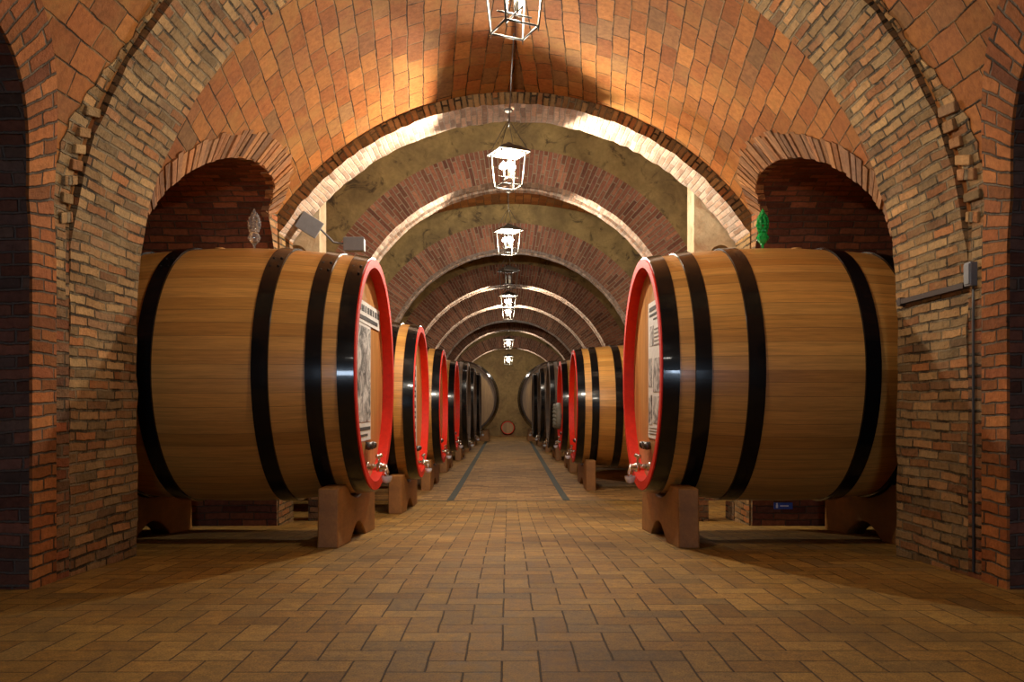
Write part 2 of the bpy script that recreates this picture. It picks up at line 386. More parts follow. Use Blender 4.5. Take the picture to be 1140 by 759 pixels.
floor_strip('trim_2', 0.86, 0.97, 13.42, 35.2)
floor_strip('trim_3', -2.6, 2.6, 13.32, 13.40)

# ------------------------------------------------------------------ vaulted bays
class Bay:
    def __init__(s, y0, y1, W, R, c, lun=None):
        s.y0, s.y1, s.W, s.R, s.c, s.lun = y0, y1, W, R, c, lun
    def par(s, y):
        t = (y-s.y0)/(s.y1-s.y0); L = lambda a: a[0]+(a[1]-a[0])*t
        return L(s.W), L(s.R), L(s.c)
    def zs(s, y):
        W, R, c = s.par(y); return c+math.sqrt(max(0, R*R-W*W))
    def x(s, y, z):
        W, R, c = s.par(y)
        if z <= s.zs(y): return W
        return math.sqrt(max(0, R*R-(z-c)**2))
    def lz(s, y):
        """height of the alcove arch at y, or None"""
        if not s.lun: return None
        yc, an, af, sp, H, en, ef = s.lun
        d = y-yc; a = an if d < 0 else af; e = en if d < 0 else ef
        q = abs(d)/a
        if q > 1.0001: return None
        return sp+H*max(0.0, 1-q**e)**(1/e)
    def jambs(s): return s.lun[0]-s.lun[1], s.lun[0]+s.lun[2]

NW, NA = 14, 40
def bay_shell(bay, names, wallmat, vaultmat, dy=0.06):
    ys = []
    if bay.lun:
        j0, j1 = bay.jambs(); j1 = min(j1, bay.y1)
        def rng(a, b):
            n = max(1, int(round((b-a)/dy))); return [a+(b-a)*i/n for i in range(n+1)]
        cols = ([(y, False) for y in rng(bay.y0, j0)] if j0 > bay.y0+1e-6 else []) + [(j0+(j1-j0)*(0.5-0.5*math.cos(PI*i/48)), True) for i in range(49)] + ([(y, False) for y in rng(j1, bay.y1)] if j1 < bay.y1-1e-6 else [])
    else:
        n = max(1, int(round((bay.y1-bay.y0)/0.4))); cols = [(bay.y0+(bay.y1-bay.y0)*i/n, False) for i in range(n+1)]
    walls = {-1: MB(), 1: MB()}; ceil = MB()
    skipcols = set(i for i in range(len(cols)-1) if abs(cols[i][0]-cols[i+1][0]) < 1e-6)
    for sgn in (-1, 1):
        WP = []; WU = []; CP = []; CU = []
        for y, l in cols:
            W, R, c = bay.par(y); zs = bay.zs(y)
            zlo = zf(y)-0.12
            if l: zlo = bay.lz(y) if bay.lz(y) is not None else zlo
            a0 = min(zlo, zs)
            zz = [a0+(zs-a0)*i/NW for i in range(NW+1)]
            WP.append([(X0+sgn*W, y, z) for z in zz]); WU.append([(y, z) for z in zz])
            zc = max(zlo, zs); th0 = math.asin(min(1, (zc-c)/R))
            th = [th0+(PI/2-th0)*i/NA for i in range(NA+1)]
            CP.append([(X0+sgn*R*math.cos(t), y, c+R*math.sin(t)) for t in th])
            CU.append([(y, R*t) for t in th])
        sk = lambda i, j: i in skipcols
        walls[sgn].grid(WP, WU, smooth=False, skip=sk)
        if sgn == 1: CU = [[(u, PI*2.9-v) for u, v in r] for r in CU]
        ceil.grid(CP, CU, skip=sk)
    for sgn, nm in ((-1, names[0]), (1, names[1])):
        structure(walls[sgn].build(nm, wallmat, recalc=False))
    structure(ceil.build(names[2], vaultmat, recalc=False))

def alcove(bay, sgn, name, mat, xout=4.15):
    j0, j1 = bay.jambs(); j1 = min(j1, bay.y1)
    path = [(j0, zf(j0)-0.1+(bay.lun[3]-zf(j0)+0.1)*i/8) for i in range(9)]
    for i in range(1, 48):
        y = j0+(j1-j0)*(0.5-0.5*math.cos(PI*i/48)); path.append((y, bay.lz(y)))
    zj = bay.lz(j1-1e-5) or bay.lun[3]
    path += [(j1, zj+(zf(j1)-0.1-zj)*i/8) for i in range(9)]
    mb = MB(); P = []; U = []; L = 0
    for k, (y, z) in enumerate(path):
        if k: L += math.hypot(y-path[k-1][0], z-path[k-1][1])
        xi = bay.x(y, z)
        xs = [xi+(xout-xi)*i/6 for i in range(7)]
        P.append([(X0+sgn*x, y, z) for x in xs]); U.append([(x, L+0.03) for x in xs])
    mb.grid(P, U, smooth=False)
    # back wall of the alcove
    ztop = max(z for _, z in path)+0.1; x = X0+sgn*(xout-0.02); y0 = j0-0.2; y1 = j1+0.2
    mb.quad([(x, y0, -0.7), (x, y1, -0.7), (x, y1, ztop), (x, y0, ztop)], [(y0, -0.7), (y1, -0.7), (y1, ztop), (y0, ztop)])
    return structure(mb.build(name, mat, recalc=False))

def voussoirs(bay, sgn, name, mat, radial=0.23, lay=0.078, y_max=None, flat=True, prot=(0.006, 0.03)):
    """a ring of single bricks laid round the alcove mouth"""
    j0, j1 = bay.jambs(); j1 = min(j1, bay.y1); pts = []
    for i in range(401):
        y = j0+(j1-j0)*(0.5-0.5*math.cos(PI*i/400)); pts.append((y, bay.lz(min(y, j1-1e-6))))
    L = [0]
    for k in range(1, len(pts)): L.append(L[-1]+math.hypot(pts[k][0]-pts[k-1][0], pts[k][1]-pts[k-1][1]))
    def at(s):
        k = max(1, min(len(L)-1, next((i for i, q in enumerate(L) if q >= s), len(L)-1)))
        t = (s-L[k-1])/max(1e-9, L[k]-L[k-1]); a, b = pts[k-1], pts[k]
        d = Vector((b[0]-a[0], b[1]-a[1])).normalized()
        return (a[0]+(b[0]-a[0])*t, a[1]+(b[1]-a[1])*t), Vector((-d.y, d.x))
    mb = MB(); s = 0.02
    while s+lay < L[-1]-0.02:
        th = lay-0.016+random.uniform(-0.006, 0.004)
        (pa, na), (pb, nb) = at(s), at(s+th)
        fan = 1.0
        r1 = radial+random.uniform(-0.03, 0.02); pr = random.uniform(*prot); r0 = random.uniform(-0.012, 0.006)
        corner = []
        for p, n in ((pa, na), (pb, nb)):
            for r in (r0, r1):
                y = p[0]+n.x*r; z = p[1]+n.y*r
                yy = min(max(y, bay.y0), bay.y1)
                corner.append((y, z, bay.x(yy, z)))
        if max(c[0] for c in corner) < bay.y1-0.02:
            q = []
            for dx in (-pr, 0.07):
                for (y, z, x) in (corner[0], corner[1], corner[3], corner[2]): q.append((X0+sgn*(x+dx), y, z))
            u0 = random.random()*50; n0 = random.randint(0, 400)*0.074
            for f in ((0, 1, 2, 3), (4, 7, 6, 5), (0, 4, 5, 1), (1, 5, 6, 2), (2, 6, 7, 3), (3, 7, 4, 0)):
                mb.quad([q[i] for i in f], [(n0*3.65+0.02+0.2*(a % 2), n0+0.02+0.03*(a//2)) for a in range(4)])
        s += lay
    o = mb.build(name, mat, merge=False)
    return structure(o)

BAY0 = Bay(0.9, 5.42, (2.855, 2.855), (2.89, 2.89), (1.80, 1.80), (3.85, 1.95, 1.13, 1.80, 1.22, 2.3, 2.5))
BAYA = Bay(6.40, 9.30, (2.90, 2.58), (2.96, 3.16), (1.80, 1.29), (8.25, 1.83, 1.02, 1.75, 1.60, 2.0, 3.0))
BACK = Bay(-6.0, 0.9, (2.86, 2.86), (2.95, 2.95), (1.78, 1.78))
bay_shell(BACK, ('wall_left', 'wall_right', 'ceiling'), M['pier'], M['tile'])
bay_shell(BAY0, ('wall_left.001', 'wall_right.001', 'ceiling.001'), M['pier'], M['tile'])
bay_shell(BAYA, ('wall_left.002', 'wall_right.002', 'ceiling.002'), M['pier'], M['tile'])
for sgn, nm in ((-1, 'wall_left'), (1, 'wall_right')):
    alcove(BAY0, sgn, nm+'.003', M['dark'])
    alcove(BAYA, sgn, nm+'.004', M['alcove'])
tn = [3]
def tname(): tn[0] += 1; return 'trim_%d' % tn[0]
for sgn in (-1, 1):
    voussoirs(BAYA, sgn, tname(), M['voussoir'], 0.22, 0.072, prot=(0.004, 0.022))
# orange brick edges of the nearer alcove: up the jamb and round the arch
for sgn in (-1, 1):
    j0, j1 = BAY0.jambs(); path = [(j1, zf(j1)-0.1+(BAY0.lun[3]-zf(j1)+0.1)*i/20, 1.0, 0.0) for i in range(20)]
    raw = [(j0+(j1-j0)*(0.5+0.5*math.cos(PI*i/120))) for i in range(121)]; raw = [(y, BAY0.lz(y)) for y in raw]
    for i in range(len(raw)-1):
        d = Vector((raw[i+1][0]-raw[i][0], raw[i+1][1]-raw[i][1])); d.normalize()
        path.append((raw[i][0], raw[i][1], d.y if i else 1.0, -d.x if i else 0.0))
    mb = MB(); P = []; U = []; L = 0
    for k, (y, z, ny, nz) in enumerate(path):
        if k: L += math.hypot(y-path[k-1][0], z-path[k-1][1])
        row = []; ur = []
        for r, dx in ((-0.004, 0.004), (-0.004, -0.014), (0.09, -0.016), (0.18, -0.014), (0.265, -0.012), (0.268, 0.02)):
            yy, zz = y+ny*r, z+nz*r
            row.append((X0+sgn*(BAY0.x(min(yy, 5.41), zz)+dx), yy, zz)); ur.append((r, L))
        P.append(row); U.append(ur)
    mb.grid(P, U, smooth=False); structure(mb.build(tname(), M['orange']))
# brick wedge filling the corner between the near alcove and the first arch, with a few broken protruding bricks
for sgn in (-1, 1):
    mb = MB(); P = []; U = []
    for k in range(41):
        z = 1.70+1.95*k/40; yl = 5.16 if z < 2.75 else 5.16+0.20*min(1, (z-2.75)/0.55)
        yl += 0.018*math.sin(k*1.9)
        P.append([(X0+sgn*(BAY0.x(min(y, 5.41), z)-(0.008 if 0 < n < 5 else -0.02)), y, z) for n, y in enumerate([yl-0.004]+[yl+(5.425-yl)*i/4 for i in range(5)]+[5.43])]); U.append([(p[1]*1.0, z*1.08) for p in P[-1]])
    mb.grid(P, U, smooth=False); structure(mb.build(tname(), M['arch']))
    mb = MB(); rr = random.Random(21+sgn); z = 2.22
    while z < 2.95:
        x = BAY0.x(5.35, z); th = math.asin(min(1, max(0, (z-1.8)/2.89)))
        n0 = rr.randint(0, 300); w = rr.uniform(0.12, 0.20); hh = rr.uniform(0.055, 0.075)
        T = Matrix.Translation((X0+sgn*(x+0.008), 5.41-w/2+rr.uniform(-0.02, 0.01), z)) @ Matrix.Rotation(-sgn*th*0.6, 4, 'Y') @ Matrix.Rotation(rr.uniform(0.05, 0.30), 4, 'X')
        k0 = len(mb.uv); mb.box((0, 0, 0), (0.075, w, hh), T)
        for k in range(k0, len(mb.uv)): mb.uv[k] = [(n0*0.27+0.05+u*0.4, n0*0.068*7+0.018+v*0.2) for u, v in mb.uv[k]]
        z += rr.uniform(0.085, 0.14)
    structure(mb.build(tname(), M['arch'], bevel=0.008))
mb = MB()
mb.quad([(-4.6, -6, -0.2), (4.6, -6, -0.2), (4.6, -6, 5.2), (-4.6, -6, 5.2)], [(-4.6, -.2), (4.6, -.2), (4.6, 5.2), (-4.6, 5.2)])
structure(mb.build('wall_back', M['pier']))
# glazed entrance door in the wall behind the photographer
mb = MB(); mb.box((X0+0.1, -5.97, 1.25), (0.90, 0.02, 0.90)); structure(mb.build('door_1_glazing', M['daylight']))
mb = MB()
for dx in (-0.62, 0.0, 0.62): mb.box((X0+0.1+dx, -5.94, 1.10), (0.14 if dx else 0.05, 0.08, 2.16))
mb.box((X0+0.1, -5.94, 0.40), (1.3, 0.07, 0.80)); mb.box((X0+0.1, -5.94, 1.92), (1.3, 0.07, 0.44))
structure(mb.build('door_1', M['darkmetal']))

# ------------------------------------------------------------------ transverse arches
def arch_profile(W, R, c, zb, n=72):
    """points from bottom-left jamb over the crown to bottom-right: (x, z, outward nx, nz)"""
    zs = c+math.sqrt(max(0, R*R-W*W)); th0 = math.asin(min(1, (zs-c)/R)); pts = []
    nj = 16
    for i in range(nj): pts.append((-W, zb+(zs-zb)*i/nj, -1, 0))
    for i in range(n+1):
        t = PI-th0-(PI-2*th0)*i/n; pts.append((R*math.cos(t), c+R*math.sin(t), math.cos(t), math.sin(t)))
    for i in range(nj-1, -1, -1): pts.append((W, zb+(zs-zb)*i/nj, 1, 0))
    return pts
def arc_lengths(pts):
    L = [0]
    for a, b in zip(pts, pts[1:]): L.append(L[-1]+math.hypot(a[0]-b[0], a[1]-b[1]))
    return L
def arch(name, prof, ysteps, outer_front, outer_back, mats, rough=0.0, ring=None, tymp_mat=1):
    """ysteps = [(y, offset)], soffit stepped along y; faces front/back run outward by outer_*; ring = width of the radial brick ring on the front face"""
    mb = MB(); L = arc_lengths(prof); P = []; U = []
    jit = [[(random.uniform(-1, 1)*rough) for _ in prof] for _ in ysteps]
    for k, (y, o) in enumerate(ysteps):
        P.append([(X0+p[0]+p[2]*(o+jit[k][i]), y, p[1]+p[3]*(o+jit[k][i])) for i, p in enumerate(prof)])
        U.append([(y, l) for l in L])
    J = 17 if len(mats) > 1 else 1; n = len(prof)
    for a, b, mi in ((0, J, 1), (J-1, n-J+1, 0), (n-J, n, 1)):
        if b-a > 1: mb.grid([r[a:b] for r in P], [r[a:b] for r in U], mi, smooth=False)
    def face(y, o, wid, jj, first, mi_ring, mi_rest):
        a = [(X0+p[0]+p[2]*(o+jj[i]), y, p[1]+p[3]*(o+jj[i])) for i, p in enumerate(prof)]
        if ring and first:
            b = [(X0+p[0]+p[2]*ring, y, p[1]+p[3]*ring) for p in prof]
            c = [(X0+p[0]+p[2]*wid, y, p[1]+p[3]*wid) for p in prof]
            mb.grid([a, b], [[(0.0, l*1.12) for l in L], [(ring, l*1.12) for l in L]], mi_ring, smooth=False)
            mb.grid([b, c], [[(p[0], p[2]) for p in b], [(p[0], p[2]) for p in c]], mi_rest, smooth=False)
        else:
            c = [(X0+p[0]+p[2]*wid, y, p[1]+p[3]*wid) for p in prof]
            mb.grid([a, c], [[(0, l) for l in L], [(wid, l) for l in L]], mi_ring, smooth=False)
    face(ysteps[0][0], ysteps[0][1], outer_front, jit[0], True, 1 if len(mats) > 1 else 0, 2 if len(mats) > 2 else 0)
    face(ysteps[-1][0], ysteps[-1][1], outer_back, jit[-1], False, len(mats)-1, len(mats)-1)
    o = mb.build(name, mats, recalc=False)
    return structure(o)
arch(tname(), arch_profile(2.85, 2.85, 1.80, -0.35), [(5.42, 0.0), (5.66, 0), (5.91, 0), (6.16, 0), (6.40, 0)], 0.5, 1.4, [M['arch'], M['arch']], 0.010)
arch(tname(), arch_profile(2.56, 3.03, 1.29, -0.6), [(9.30, 0.0), (9.5, 0), (9.7, 0), (9.90, 0)], 1.9, 1.7, [M['pale'], M['arch']], 0.010)
# plastered pilasters just behind the second arch, each with a narrow arched slot
for sgn, xin in ((-1, 2.20), (1, 2.16)):
    zm = 1.7; mb = MB(); pts = [(xin, zm), (xin, 4.6), (4.3, 4.6), (4.3, zm), (2.62, zm), (2.62, 2.74)]
    pts += [(2.475+0.145*math.cos(a), 2.74+0.16*math.sin(a)) for a in [PI*i/10 for i in range(1, 10)]] + [(2.33, 2.74), (2.33, zm)]
    mb.prism([(sgn*x, z) for x, z in pts], 'y', 9.93, 10.30)
    for a, b in ((xin, 2.33), (2.62, 4.3)): mb.prism([(sgn*a, -0.7), (sgn*b, -0.7), (sgn*b, zm), (sgn*a, zm)], 'y', 9.93, 10.30, 1)
    structure(mb.build(tname(), [M['cream'], M['pier']]))

RINGS = [(13.40, 2.68, 1.86), (17.5, 2.68, 1.56), (21.6, 2.62, 1.46), (25.7, 2.62, 1.42), (29.8, 2.60, 1.38), (33.9, 2.60, 1.40), (38.0, 2.55, 1.02)]
for k, (y, R, c) in enumerate(RINGS):
    st = [(y, 0), (y+0.34, 0), (y+0.341, 0.10), (y+0.52, 0.10), (y+0.521, 0), (y+0.70, 0)]
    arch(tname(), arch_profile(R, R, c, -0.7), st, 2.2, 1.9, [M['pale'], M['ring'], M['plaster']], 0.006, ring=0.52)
# wider vaulted chambers between the rings
def chamber(y0, y1, k):
    for nm in (0,):
        mb = MB(); W, zsp, H = 4.2, 2.4, (3.3 if k == 0 else 2.75)
        prof = [(-W, -0.7+3.1*i/8) for i in range(8)]+[(W*math.cos(PI-PI*i/40), zsp+H*math.sin(PI*i/40)) for i in range(41)]+[(W, 2.4-3.1*i/8) for i in range(1, 9)]
        L = [0]
        for a, b in zip(prof, prof[1:]): L.append(L[-1]+math.hypot(a[0]-b[0], a[1]-b[1]))
        ys = [y0+(y1-y0)*i/6 for i in range(7)]
        mb.grid([[(X0+x, y, z) for x, z in prof] for y in ys], [[(y, l) for l in L] for y in ys])
        structure(mb.build('ceiling', M['tile'], recalc=False))
edges = [10.3]+[r[0] for r in RINGS]+[41.5]
for k in range(len(edges)-1):
    chamber(edges[k]+(0.6 if k else -0.6), edges[k+1]+0.02, k)
mb = MB(); mb.box((0, 41.65, 2.0), (9.4, 0.3, 6.0))
structure(mb.build('wall_end', M['endwall']))

# ------------------------------------------------------------------ lanterns
def lantern(name, x, y, zb, ztop, lit=True, label='', group='lanterns hanging down the vault', power=60, big=1.0, rz=-0.35, group_on=True):
    r = empty(name, (x, y, zb), PI/4+rz)
    tag(r, label, 'lantern', group)
    bd, td, H = 0.115, 0.145, 0.36          # half sides at the bottom and the top
    cs = [(1, 1), (-1, 1), (-1, -1), (1, -1)]
    for a, b in cs:
        mb = MB(); mb.tube([(a*bd, b*bd, -0.035), (a*bd, b*bd, 0.0), (a*td, b*td, H)], [0.002, 0.0075, 0.0075], 6); mb.build('corner_bar', M['iron'], r)
    mb = MB()
    for k in range(4):
        a, b = cs[k], cs[(k+1) % 4]
        mb.tube([(a[0]*bd, a[1]*bd, 0), (b[0]*bd, b[1]*bd, 0)], 0.007, 6)
    mb.build('bottom_frame', M['iron'], r)
    mb = MB()
    for k in range(4):
        a, b = cs[k], cs[(k+1) % 4]
        mb.tube([(a[0]*td, a[1]*td, H), (b[0]*td, b[1]*td, H)], 0.008, 6)
    mb.build('top_frame', M['iron'], r)
    cp = 0.186; mb = MB()
    P = [[(s*q, t*q, z) for s, t in cs+cs[:1]] for q, z in ((0.02, H+0.004), (cp, H+0.002), (cp, H+0.014), (0.10, H+0.075), (0.045, H+0.10), (0.012, H+0.13))]
    mb.grid(P, None, smooth=False); mb.build('cap', M['iron'], r)
    # cross bar, candle sleeves and bulbs
    mb = MB(); mb.tube([(-td*0.85, 0, 0.10), (td*0.85, 0, 0.10)], 0.006, 6); mb.tube([(0, -td*0.85, 0.10), (0, td*0.85, 0.10)], 0.006, 6); mb.tube([(0, 0, 0.10), (0, 0, H+0.05)], 0.005, 6)
    mb.build('candle_cross', M['iron'], r)
    for k in range(3):
        a = 2*PI*k/3+0.4; cx, cy = 0.055*math.cos(a), 0.055*math.sin(a)
        mb = MB(); mb.lathe([(0.011, 0.10), (0.011, 0.19)], 'z', 10, Matrix.Translation((cx, cy, 0))); s = mb.build('candle_sleeve', M['candle'], r)
        mb = MB(); q = big; mb.lathe([(0.008, 0.19), (0.017*q, 0.205), (0.020*q, 0.225), (0.015*q, 0.25), (0.006, 0.275), (0.001, 0.285)], 'z', 12, Matrix.Translation((cx, cy, 0)), caps=False)  # big swells the bulbs to stand in for lamp glare
        mb.build('bulb', M['bulb'] if lit else M['deadbulb'], s)
    # suspension: four short chains to a ring, then one chain up to the vault
    ring_z = min(H+0.34, ztop-zb-0.05)
    for a, b in cs:
        mb = MB(); mb.tube([(a*cp*0.9, b*cp*0.9, H+0.01), (a*0.02, b*0.02, ring_z)], 0.004, 5); mb.build('stay_chain', M['iron'], r)
    mb = MB(); n = max(1, int((ztop-zb-ring_z)/0.045))
    for k in range(n+1):
        z = ring_z+(ztop-zb-ring_z)*(k+0.5)/(n+1); h = (ztop-zb-ring_z)/(n+1)*0.62; q = 0.009
        pts = [((q*math.cos(t) if k % 2 else 0), (0 if k % 2 else q*math.cos(t)), z+h*math.sin(t)) for t in [2*PI*i/10 for i in range(11)]]
        mb.tube(pts, 0.003, 5, caps=False)
    mb.build('chain', M['iron'], r)
    mb = MB(); mb.lathe([(0.05, ztop-zb-0.002), (0.045, ztop-zb-0.02), (0.012, ztop-zb-0.035)], 'z', 16); mb.build('ceiling_rose', M['iron'], r)
    if lit:
        l = bpy.data.lights.new('lantern_light', 'POINT'); l.energy = power; l.color = (1.0, 0.885, 0.72); l.shadow_soft_size = 0.03
        o = link(bpy.data.objects.new('lantern_light', l), r); o.location = (0, 0, 0.245)
    return r
def crown(k): y, R, c = RINGS[k]; return c+R
lantern('lantern', X0*0.6, 5.50, 3.46, 4.685, True, 'large iron lantern at the top edge of the photo, cut off, nearest the camera', power=98)
lantern('lantern', 0.0, 9.46, 3.46, 4.31, True, 'bright lantern hanging under the pale arch above the two front barrels', power=350, big=2.3)
lantern('lantern', 0.0, 13.72, 3.46, 4.47, True, 'lit lantern under the first radial brick ring, below the big bright one', power=220, big=2.4)
lantern('lantern', 0.0, 17.84, 3.46, 4.23, False, 'dark unlit lantern hanging between two lit ones far down the vault')
lantern('lantern', 0.0, 21.77, 3.44, 4.07, True, 'small lit lantern directly beneath the dark unlit one', power=130, big=2.5)
lantern('lantern', 0.0, 25.87, 3.62, 4.03, True, 'distant lit lantern overlapping the foot of the lantern in front', power=120, big=2.5)
lantern('lantern', 0.0, 34.07, 3.25, 3.99, True, 'tiny lit lantern near the end of the vault, second from the end wall', power=80, big=2.8)
lantern('lantern', 0.0, 38.17, 2.80, 3.56, True, 'furthest and lowest lantern, just before the end wall above the small cask', power=70, big=2.8)
# the vault goes on behind the photographer with more of the same lanterns
lantern('lantern', X0, 1.5, 3.46, 4.72, True, 'iron lantern behind the camera in the near bay', power=10)
lantern('lantern', X0, -2.7, 3.46, 4.72, True, 'iron lantern behind the camera in the rearmost bay', power=6)
mb = MB(); mb.tube([(0.05, 7.95, 4.50), (0.035, 8.3, 4.37), (0.02, 8.8, 4.22), (0.01, 9.25, 4.10), (0.0, 9.6, 4.16)], 0.006, 6)
tag(mb.build('power_cable', M['cable']), 'thin power cable hanging from the vault to the bright lantern', 'cable')

# ------------------------------------------------------------------ barrels
def barrel_radius(Rh, Rb, L, x): return Rb-(Rb-Rh)*min(1.0, abs(x)/(L/2))**2
def make_barrel(kind):
    """local axis along +x (the head that faces the aisle), base of the bilge at z = 0"""
    if kind == 'red': Rh, Rb, L, oak, hd, rimm = 1.05, 1.15, 2.40, M['oak'], M['head'], M['red']
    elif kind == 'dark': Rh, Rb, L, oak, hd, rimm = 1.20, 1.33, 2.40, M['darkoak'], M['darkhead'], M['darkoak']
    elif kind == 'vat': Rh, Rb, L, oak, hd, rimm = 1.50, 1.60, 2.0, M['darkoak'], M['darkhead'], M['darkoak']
    else: Rh, Rb, L, oak, hd, rimm = 0.30, 0.36, 0.7, M['head'], M['darkhead'], M['red']
    s = Rb/1.15 if kind == 'cask' else 1.0
    seg = 112 if kind != 'cask' else 48
    root = empty('barrel' if kind != 'cask' else 'cask', (0, 0, 0))
    T = Matrix.Translation((0, 0, Rb)); dep = 0.10*s; th = 0.075*s
    mb = MB(); n = 28
    P = []; U = []
    for k in range(n+1):
        x = -L/2+L*k/n; r = barrel_radius(Rh, Rb, L, x)
        P.append([(x, r*math.cos(2*PI*j/seg), Rb+r*math.sin(2*PI*j/seg)) for j in range(seg+1)]); U.append([(x, 2*PI*j/seg*Rb) for j in range(seg+1)])
    mb.grid(P, U); mb.build('staves', oak, root)
    for sg in (1, -1):
        x = sg*(L/2-dep)
        mb = MB(); ri = Rh-th+0.01
        N = 48
        mb.quad([(x, ri*math.cos(2*PI*j/N), Rb+ri*math.sin(2*PI*j/N)) for j in range(N)], [(ri*math.sin(2*PI*j/N)+5, ri*math.cos(2*PI*j/N)+5) for j in range(N)])
        mb.build('head', hd, root)
        mb = MB()
        mb.lathe([(ri, x-sg*0.01), (Rh-th, x), (Rh-th, sg*(L/2+0.002)), (Rh+0.003, sg*(L/2+0.002)), (Rh+0.006, sg*(L/2-0.014*s))], 'x', seg, T, caps=False, hard=True)
        mb.build('rim', rimm, root, merge=False)
    if kind == 'red': hx = [1.125, 0.875, 0.46, -0.46, -0.875, -1.125]; hw = [0.135, 0.13, 0.135, 0.13, 0.13, 0.135]
    elif kind == 'dark': hx = [1.12, 0.9, 0.5, -0.5, -0.9, -1.12]; hw = [0.12]*6
    elif kind == 'vat': hx = [0.91, 0.68, 0.35, -0.35, -0.68, -0.91]; hw = [0.14]*6
    else: hx = [0.31, 0.20, -0.20, -0.31]; hw = [0.05]*4
    for x, w in zip(hx, hw):
        mb = MB(); a, b = x-w/2, x+w/2; ra, rb, rm = (barrel_radius(Rh, Rb, L, q) for q in (a, b, x)); t = 0.016*s
        mb.lathe([(ra-0.002, a), (ra+t, a+0.003), (rm+t, x), (rb+t, b-0.003), (rb-0.002, b)], 'x', seg, T, caps=False, hard=True)
        o = mb.build('hoop', M['hoop'], root, merge=False)
        mb = MB()   # the riveted lap of the hoop
        for dx in (-w*0.25, w*0.25):
            for da in (-0.06, 0.06):
                an = 2.2+da
                c = T @ Vector((x+dx, (rm+t)*math.cos(an), (rm+t)*math.sin(an)))
                mb.ball(c, 0.011*s, 8, 6)
        mb.build('rivet', M['hoop'], o)
    if kind in ('red', 'dark'):
        hxp = L/2-dep
        mb = MB(); mb.tube([(hxp-0.01, 0, 0.30), (hxp+0.19, 0, 0.30)], 0.030, 12); mb.lathe([(0.05, 0), (0.05, 0.025)], 'x', 16, Matrix.Translation((hxp, 0, 0.30)))
        mb.lathe([(0.042, 0.0), (0.042, 0.05)], 'x', 14, Matrix.Translation((hxp+0.10, 0, 0.30)))
        mb.tube([(hxp+0.17, 0, 0.31), (hxp+0.19, 0, 0.25), (hxp+0.19, 0, 0.20)], [0.028, 0.026, 0.034], 12)
        tp = mb.build('tap', M['chrome'], root)
        mb = MB(); mb.tube([(hxp+0.12, 0, 0.34), (hxp+0.12, 0, 0.40)], 0.012, 10); mb.tube([(hxp+0.12, -0.09, 0.405), (hxp+0.12, 0.09, 0.405)], [0.014, 0.014], 10)
        mb.ball((hxp+0.12, -0.09, 0.405), 0.02); mb.ball((hxp+0.12, 0.09, 0.405), 0.02); mb.build('handle', M['chrome'], tp)
        mb = MB(); mb.lathe([(0.010, 0.175), (0.036, 0.185), (0.048, 0.215), (0.05, 0.24)], 'z', 16, Matrix.Translation((hxp+0.19, 0, -0.02)), caps=False)
        tag(mb.build('spout_cup', M['white'], tp), 'white cup under the spout')
        mb = MB(); mb.tube([(hxp-0.01, -0.02, 0.50), (hxp+0.07, -0.02, 0.50)], 0.035, 12); mb.tube([(hxp+0.05, -0.14, 0.50), (hxp+0.05, 0.10, 0.50)], 0.022, 10)
        mb.ball((hxp+0.05, -0.14, 0.50), 0.035); mb.ball((hxp+0.05, 0.10, 0.50), 0.035)
        tag(mb.build('valve', M['darkmetal'], root), 'dark steel sampling valve')
    mb = MB(); q = 0.045*s; mb.lathe([(q*1.1, 2*Rb-0.03), (q, 2*Rb+0.02*s), (q*0.5, 2*Rb+0.025*s)], 'z', 16, Matrix.Translation((-0.25*s, 0, 0))); mb.build('bung', M['head'], root)
    return root, Rb, L
def poster_left(root):
    x = 1.10+0.004
    # local +y points away from the camera on the left row
    mb = MB(); mb.box((x, -0.22, 1.12), (0.006, 0.84, 1.14)); p = mb.build('poster', M['paper'], root)
    mb = MB(); mb.box((x+0.004, 0.03, 1.71), (0.006, 1.30, 0.20), None); h = mb.build('poster_header', M['paper'], root)
    mb = MB(); mb.box((x+0.005, -0.22, 1.15), (0.004, 0.78, 0.86)); mb.build('printed_picture', M['photo'], p)
    mb = MB(); mb.box((x+0.005, -0.22, 0.66), (0.004, 0.76, 0.03)); mb.box((x+0.005, -0.22, 0.60), (0.004, 0.5, 0.02)); mb.build('text_line', M['ink'], p)
    mb = MB()
    for k in range(9): mb.box((x+0.009, -0.48+k*0.134, 1.745), (0.003, 0.08+0.03*((k*7) % 3-1), 0.055))
    mb.box((x+0.009, 0.0, 1.66), (0.003, 1.12, 0.035)); mb.build('text_line', M['ink'], h)
def poster_right(root):
    x = 1.10+0.004
    mb = MB(); mb.box((x, 0.255, 1.19), (0.006, 0.68, 1.24)); p = mb.build('poster', M['paper'], root)
    sy = -1
    def B(y, z, w, h, m, nm):
        mb = MB(); mb.box((x+0.005, y, z), (0.004, w, h)); mb.build(nm, m, p)
    mb = MB(); mb.box((x+0.005, 0.27, 1.745), (0.004, 0.58, 0.035)); mb.box((x+0.005, 0.24, 1.69), (0.004, 0.50, 0.02)); mb.box((x+0.005, 0.36, 1.645), (0.004, 0.36, 0.012)); mb.build('text_line', M['ink'], p)
    for y, z, w, h in ((0.10, 1.50, 0.15, 0.18), (0.03, 1.17, 0.15, 0.26), (0.34, 1.14, 0.32, 0.30), (0.03, 0.83, 0.17, 0.27), (0.34, 0.83, 0.32, 0.24)):
        B(y, z, w, h, M['photo'], 'printed_picture')
    mb = MB()
    for k in range(5): mb.box((x+0.005, 0.37, 1.55-k*0.035), (0.004, 0.30, 0.010))
    for k in range(3): mb.box((x+0.005, 0.24, 0.665-k*0.025), (0.004, 0.52, 0.009))
    mb.build('text_line', M['midink'], p)
